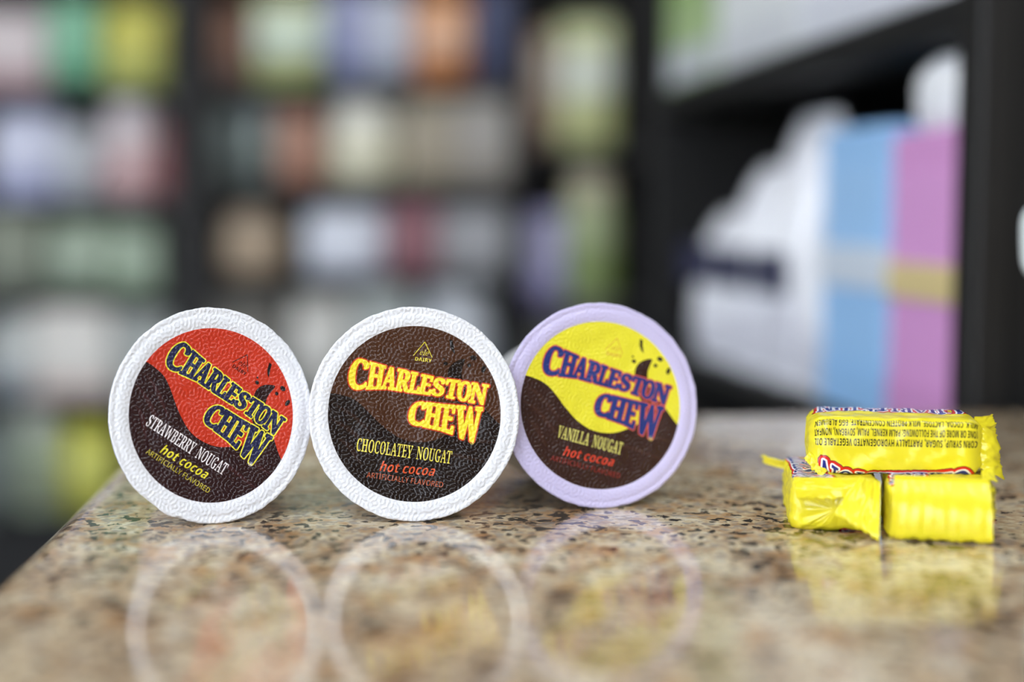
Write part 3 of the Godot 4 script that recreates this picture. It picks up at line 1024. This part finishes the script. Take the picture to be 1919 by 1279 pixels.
# A wrapped bar: rounded box along x with creases; print goes round its girth.
func bar_mesh(l: float, w: float, h: float, seed_value: int, taper: Vector2, dent: float) -> ArrayMesh:
	var nz := FastNoiseLite.new()
	nz.seed = seed_value
	nz.frequency = 0.11
	nz.fractal_octaves = 3
	nz.fractal_type = FastNoiseLite.FRACTAL_RIDGED
	var rows := []
	var uvs := []
	var n := 72
	var m := 44
	var r := 1.6
	# girth: back top -> front top -> front bottom -> back bottom
	var girth := 2.0 * (w + h)
	for j in m + 1:
		var u := float(j) / m
		var x := (u - 0.5) * l
		var e := 0.5 * l - absf(x)
		var close := 1.0 - 0.30 * pow(1.0 - clampf(e / 3.5, 0.0, 1.0), 2.2)
		var tp := lerpf(taper.x, taper.y, u)
		var row := PackedVector3Array()
		var ur := PackedVector2Array()
		for i in n + 1:
			var s := girth * i / n
			var p: Vector2
			if s < w:
				p = Vector2(-w * 0.5 + s, h)
			elif s < w + h:
				p = Vector2(w * 0.5, h - (s - w))
			elif s < 2.0 * w + h:
				p = Vector2(w * 0.5 - (s - w - h), 0)
			else:
				p = Vector2(-w * 0.5, s - 2.0 * w - h)
			# round the corners
			var q := p
			var cx := clampf(p.x, -w * 0.5 + r, w * 0.5 - r)
			var cy := clampf(p.y, r, h - r)
			var away := p - Vector2(cx, cy)
			if away.length() > r and absf(away.x) > 0.01 and absf(away.y) > 0.01:
				q = Vector2(cx, cy) + away.normalized() * r
			var c := Vector2(0, h * 0.46)
			q = c + (q - c) * Vector2(close * tp, close * tp)
			var nn := (q - c).normalized()
			var crease := (nz.get_noise_3d(x, q.y * 1.3, q.x) - 0.1) * dent
			q += nn * crease
			q.y = maxf(q.y, 0.02)
			row.append(Vector3(x + nz.get_noise_2d(q.x * 2.0, q.y * 2.0) * 0.5 * (1.0 - clampf(e / 3.0, 0.0, 1.0)), q.y, q.x) * 0.001)
			ur.append(Vector2(u, float(i) / n))
		rows.append(row)
		uvs.append(ur)
	# close both ends with puckered caps
	for side in [0, 1]:
		var edge: PackedVector3Array = rows[0] if side == 0 else rows[rows.size() - 1]
		var eu: PackedVector2Array = uvs[0] if side == 0 else uvs[uvs.size() - 1]
		for step in [0.7, 0.4, 0.0]:
			var row := PackedVector3Array()
			for i in edge.size():
				var mid := Vector3(edge[0].x, h * 0.00046, 0)
				var q: Vector3 = mid.lerp(edge[i], step)
				q.x += (-1.0 if side == 0 else 1.0) * (1.0 - step) * 0.0006 + nz.get_noise_2d(i * 1.7, step * 9.0) * 0.0004 * step
				row.append(q)
			if side == 0:
				rows.push_front(row)
				uvs.push_front(eu)
			else:
				rows.append(row)
				uvs.append(eu)
	return sheet(rows, uvs, false, Vector3(0, h * 0.00046, 0))

# A crimped end of the wrapper film: a grid through four corners (mm) with pleats across it.
func fin_mesh(a: Vector3, b: Vector3, c: Vector3, d: Vector3, pleats: float, depth: float, bulge: float, seed_value: int) -> ArrayMesh:
	var nz := FastNoiseLite.new()
	nz.seed = seed_value
	nz.frequency = 0.5
	var n := (d - a).cross(b - a).normalized()
	var front := []
	var nu := 26
	var nv := 12
	for side in [0.5, -0.5]:
		for jj in nv + 1:
			var j: int = jj if side > 0 else nv - jj
			var v := float(j) / nv
			var row := PackedVector3Array()
			for i in nu + 1:
				var u := float(i) / nu
				var p := a.lerp(b, u).lerp(d.lerp(c, u), v)
				p += n * (sin(u * TAU * pleats + v * 1.3) * depth * (0.35 + 0.65 * v) * clampf(0.5 + nz.get_noise_1d(u * 6.0 + 40.0) * 1.4, 0.05, 1.2) + sin(PI * v) * bulge + nz.get_noise_2d(u * 9.0, v * 6.0) * depth * 0.9)
				if j == nv:
					p += (d - a).normalized() * nz.get_noise_1d(u * 14.0) * 0.8
				p += n * 0.12 * side
				row.append(p * 0.001)
			front.append(row)
	front.append(front[0])
	return sheet(front, [], false, (a + b + c + d) * 0.00025)

func candies() -> void:
	var film := textured(wrapper_print(), 0.24, 0.5)
	film.texture_repeat = true
	var plain := mat(Color("ecdd2a"), 0.24)
	var g := "wrapped candies in the pile"
	# lower left
	var t := thing("wrapped_candy", "yellow wrapped candy lying under the left end of the top candy", "candy", Vector3(0.0768, 0, 0.0005), g)
	t.rotation_degrees.y = 82.0
	part("wrapper", bar_mesh(34.0, 20.0, 12.0, 4, Vector2(0.98, 1.0), 0.9), film, t)
	part("end_fin", fin_mesh(Vector3(-16.0, 12.4, -9.6), Vector3(-16.0, 12.8, 8.0), Vector3(-18.6, 8.0, 8.4), Vector3(-19.4, 8.2, -9.0), 1.6, 0.35, 0.9, 2), plain, t)
	part("end_fin", fin_mesh(Vector3(-16.2, 13.2, 5.4), Vector3(-17.0, 12.2, 10.0), Vector3(-25.8, 0.4, 9.0), Vector3(-19.6, 4.6, -0.6), 0.9, 0.5, 1.2, 5), plain, t)
	part("end_fin", fin_mesh(Vector3(16.5, 10.6, -9.4), Vector3(16.5, 8.0, -5.0), Vector3(19.0, 9.6, -15.0), Vector3(18.5, 11.8, -15.5), 1.0, 0.4, 0.4, 8), plain, t)
	# lower right
	t = thing("wrapped_candy", "yellow wrapped candy lying under the right end of the top candy", "candy", Vector3(0.0996, 0, 0.0100), g)
	t.rotation_degrees.y = 78.0
	part("wrapper", bar_mesh(33.0, 23.2, 12.4, 9, Vector2(1.0, 1.0), 0.8), film, t)
	part("end_fin", fin_mesh(Vector3(-15.0, 14.4, -10.2), Vector3(-14.6, 14.2, 10.2), Vector3(-18.8, 0.5, 11.0), Vector3(-18.2, 0.5, -11.2), 8.0, 0.16, 1.7, 12), plain, t)
	part("end_fin", fin_mesh(Vector3(-10.0, 13.2, 9.2), Vector3(-5.0, 14.2, 9.6), Vector3(-5.0, 15.0, 12.4), Vector3(-10.0, 12.4, 12.6), 1.0, 0.3, 0.4, 15), plain, t)
	# on top, lying across
	t = thing("wrapped_candy", "yellow wrapped candy lying across the two others, contents text upside down", "candy", Vector3(0.0912, 0.0121, 0.0015), g)
	t.rotation_degrees = Vector3(0, -9.0, 0.3)
	part("wrapper", bar_mesh(39.6, 19.5, 13.5, 17, Vector2(1.0, 0.97), 0.55), film, t)
	part("end_fin", fin_mesh(Vector3(18.4, 12.5, 6.0), Vector3(18.4, 2.2, 6.4), Vector3(25.0, -1.2, 5.0), Vector3(24.0, 9.0, 4.0), 1.6, 0.6, -1.4, 21), plain, t)
	part("end_fin", fin_mesh(Vector3(18.6, 13.4, 4.0), Vector3(18.8, 8.6, 3.0), Vector3(24.2, 8.6, 1.0), Vector3(23.4, 13.6, 1.0), 1.4, 0.4, -0.6, 25), plain, t)
	part("end_fin", fin_mesh(Vector3(-19.4, 5.0, 8.0), Vector3(-15.4, 0.8, 9.8), Vector3(-17.0, -0.6, 11.2), Vector3(-21.0, 3.4, 9.4), 1.0, 0.3, 0.3, 28), plain, t)
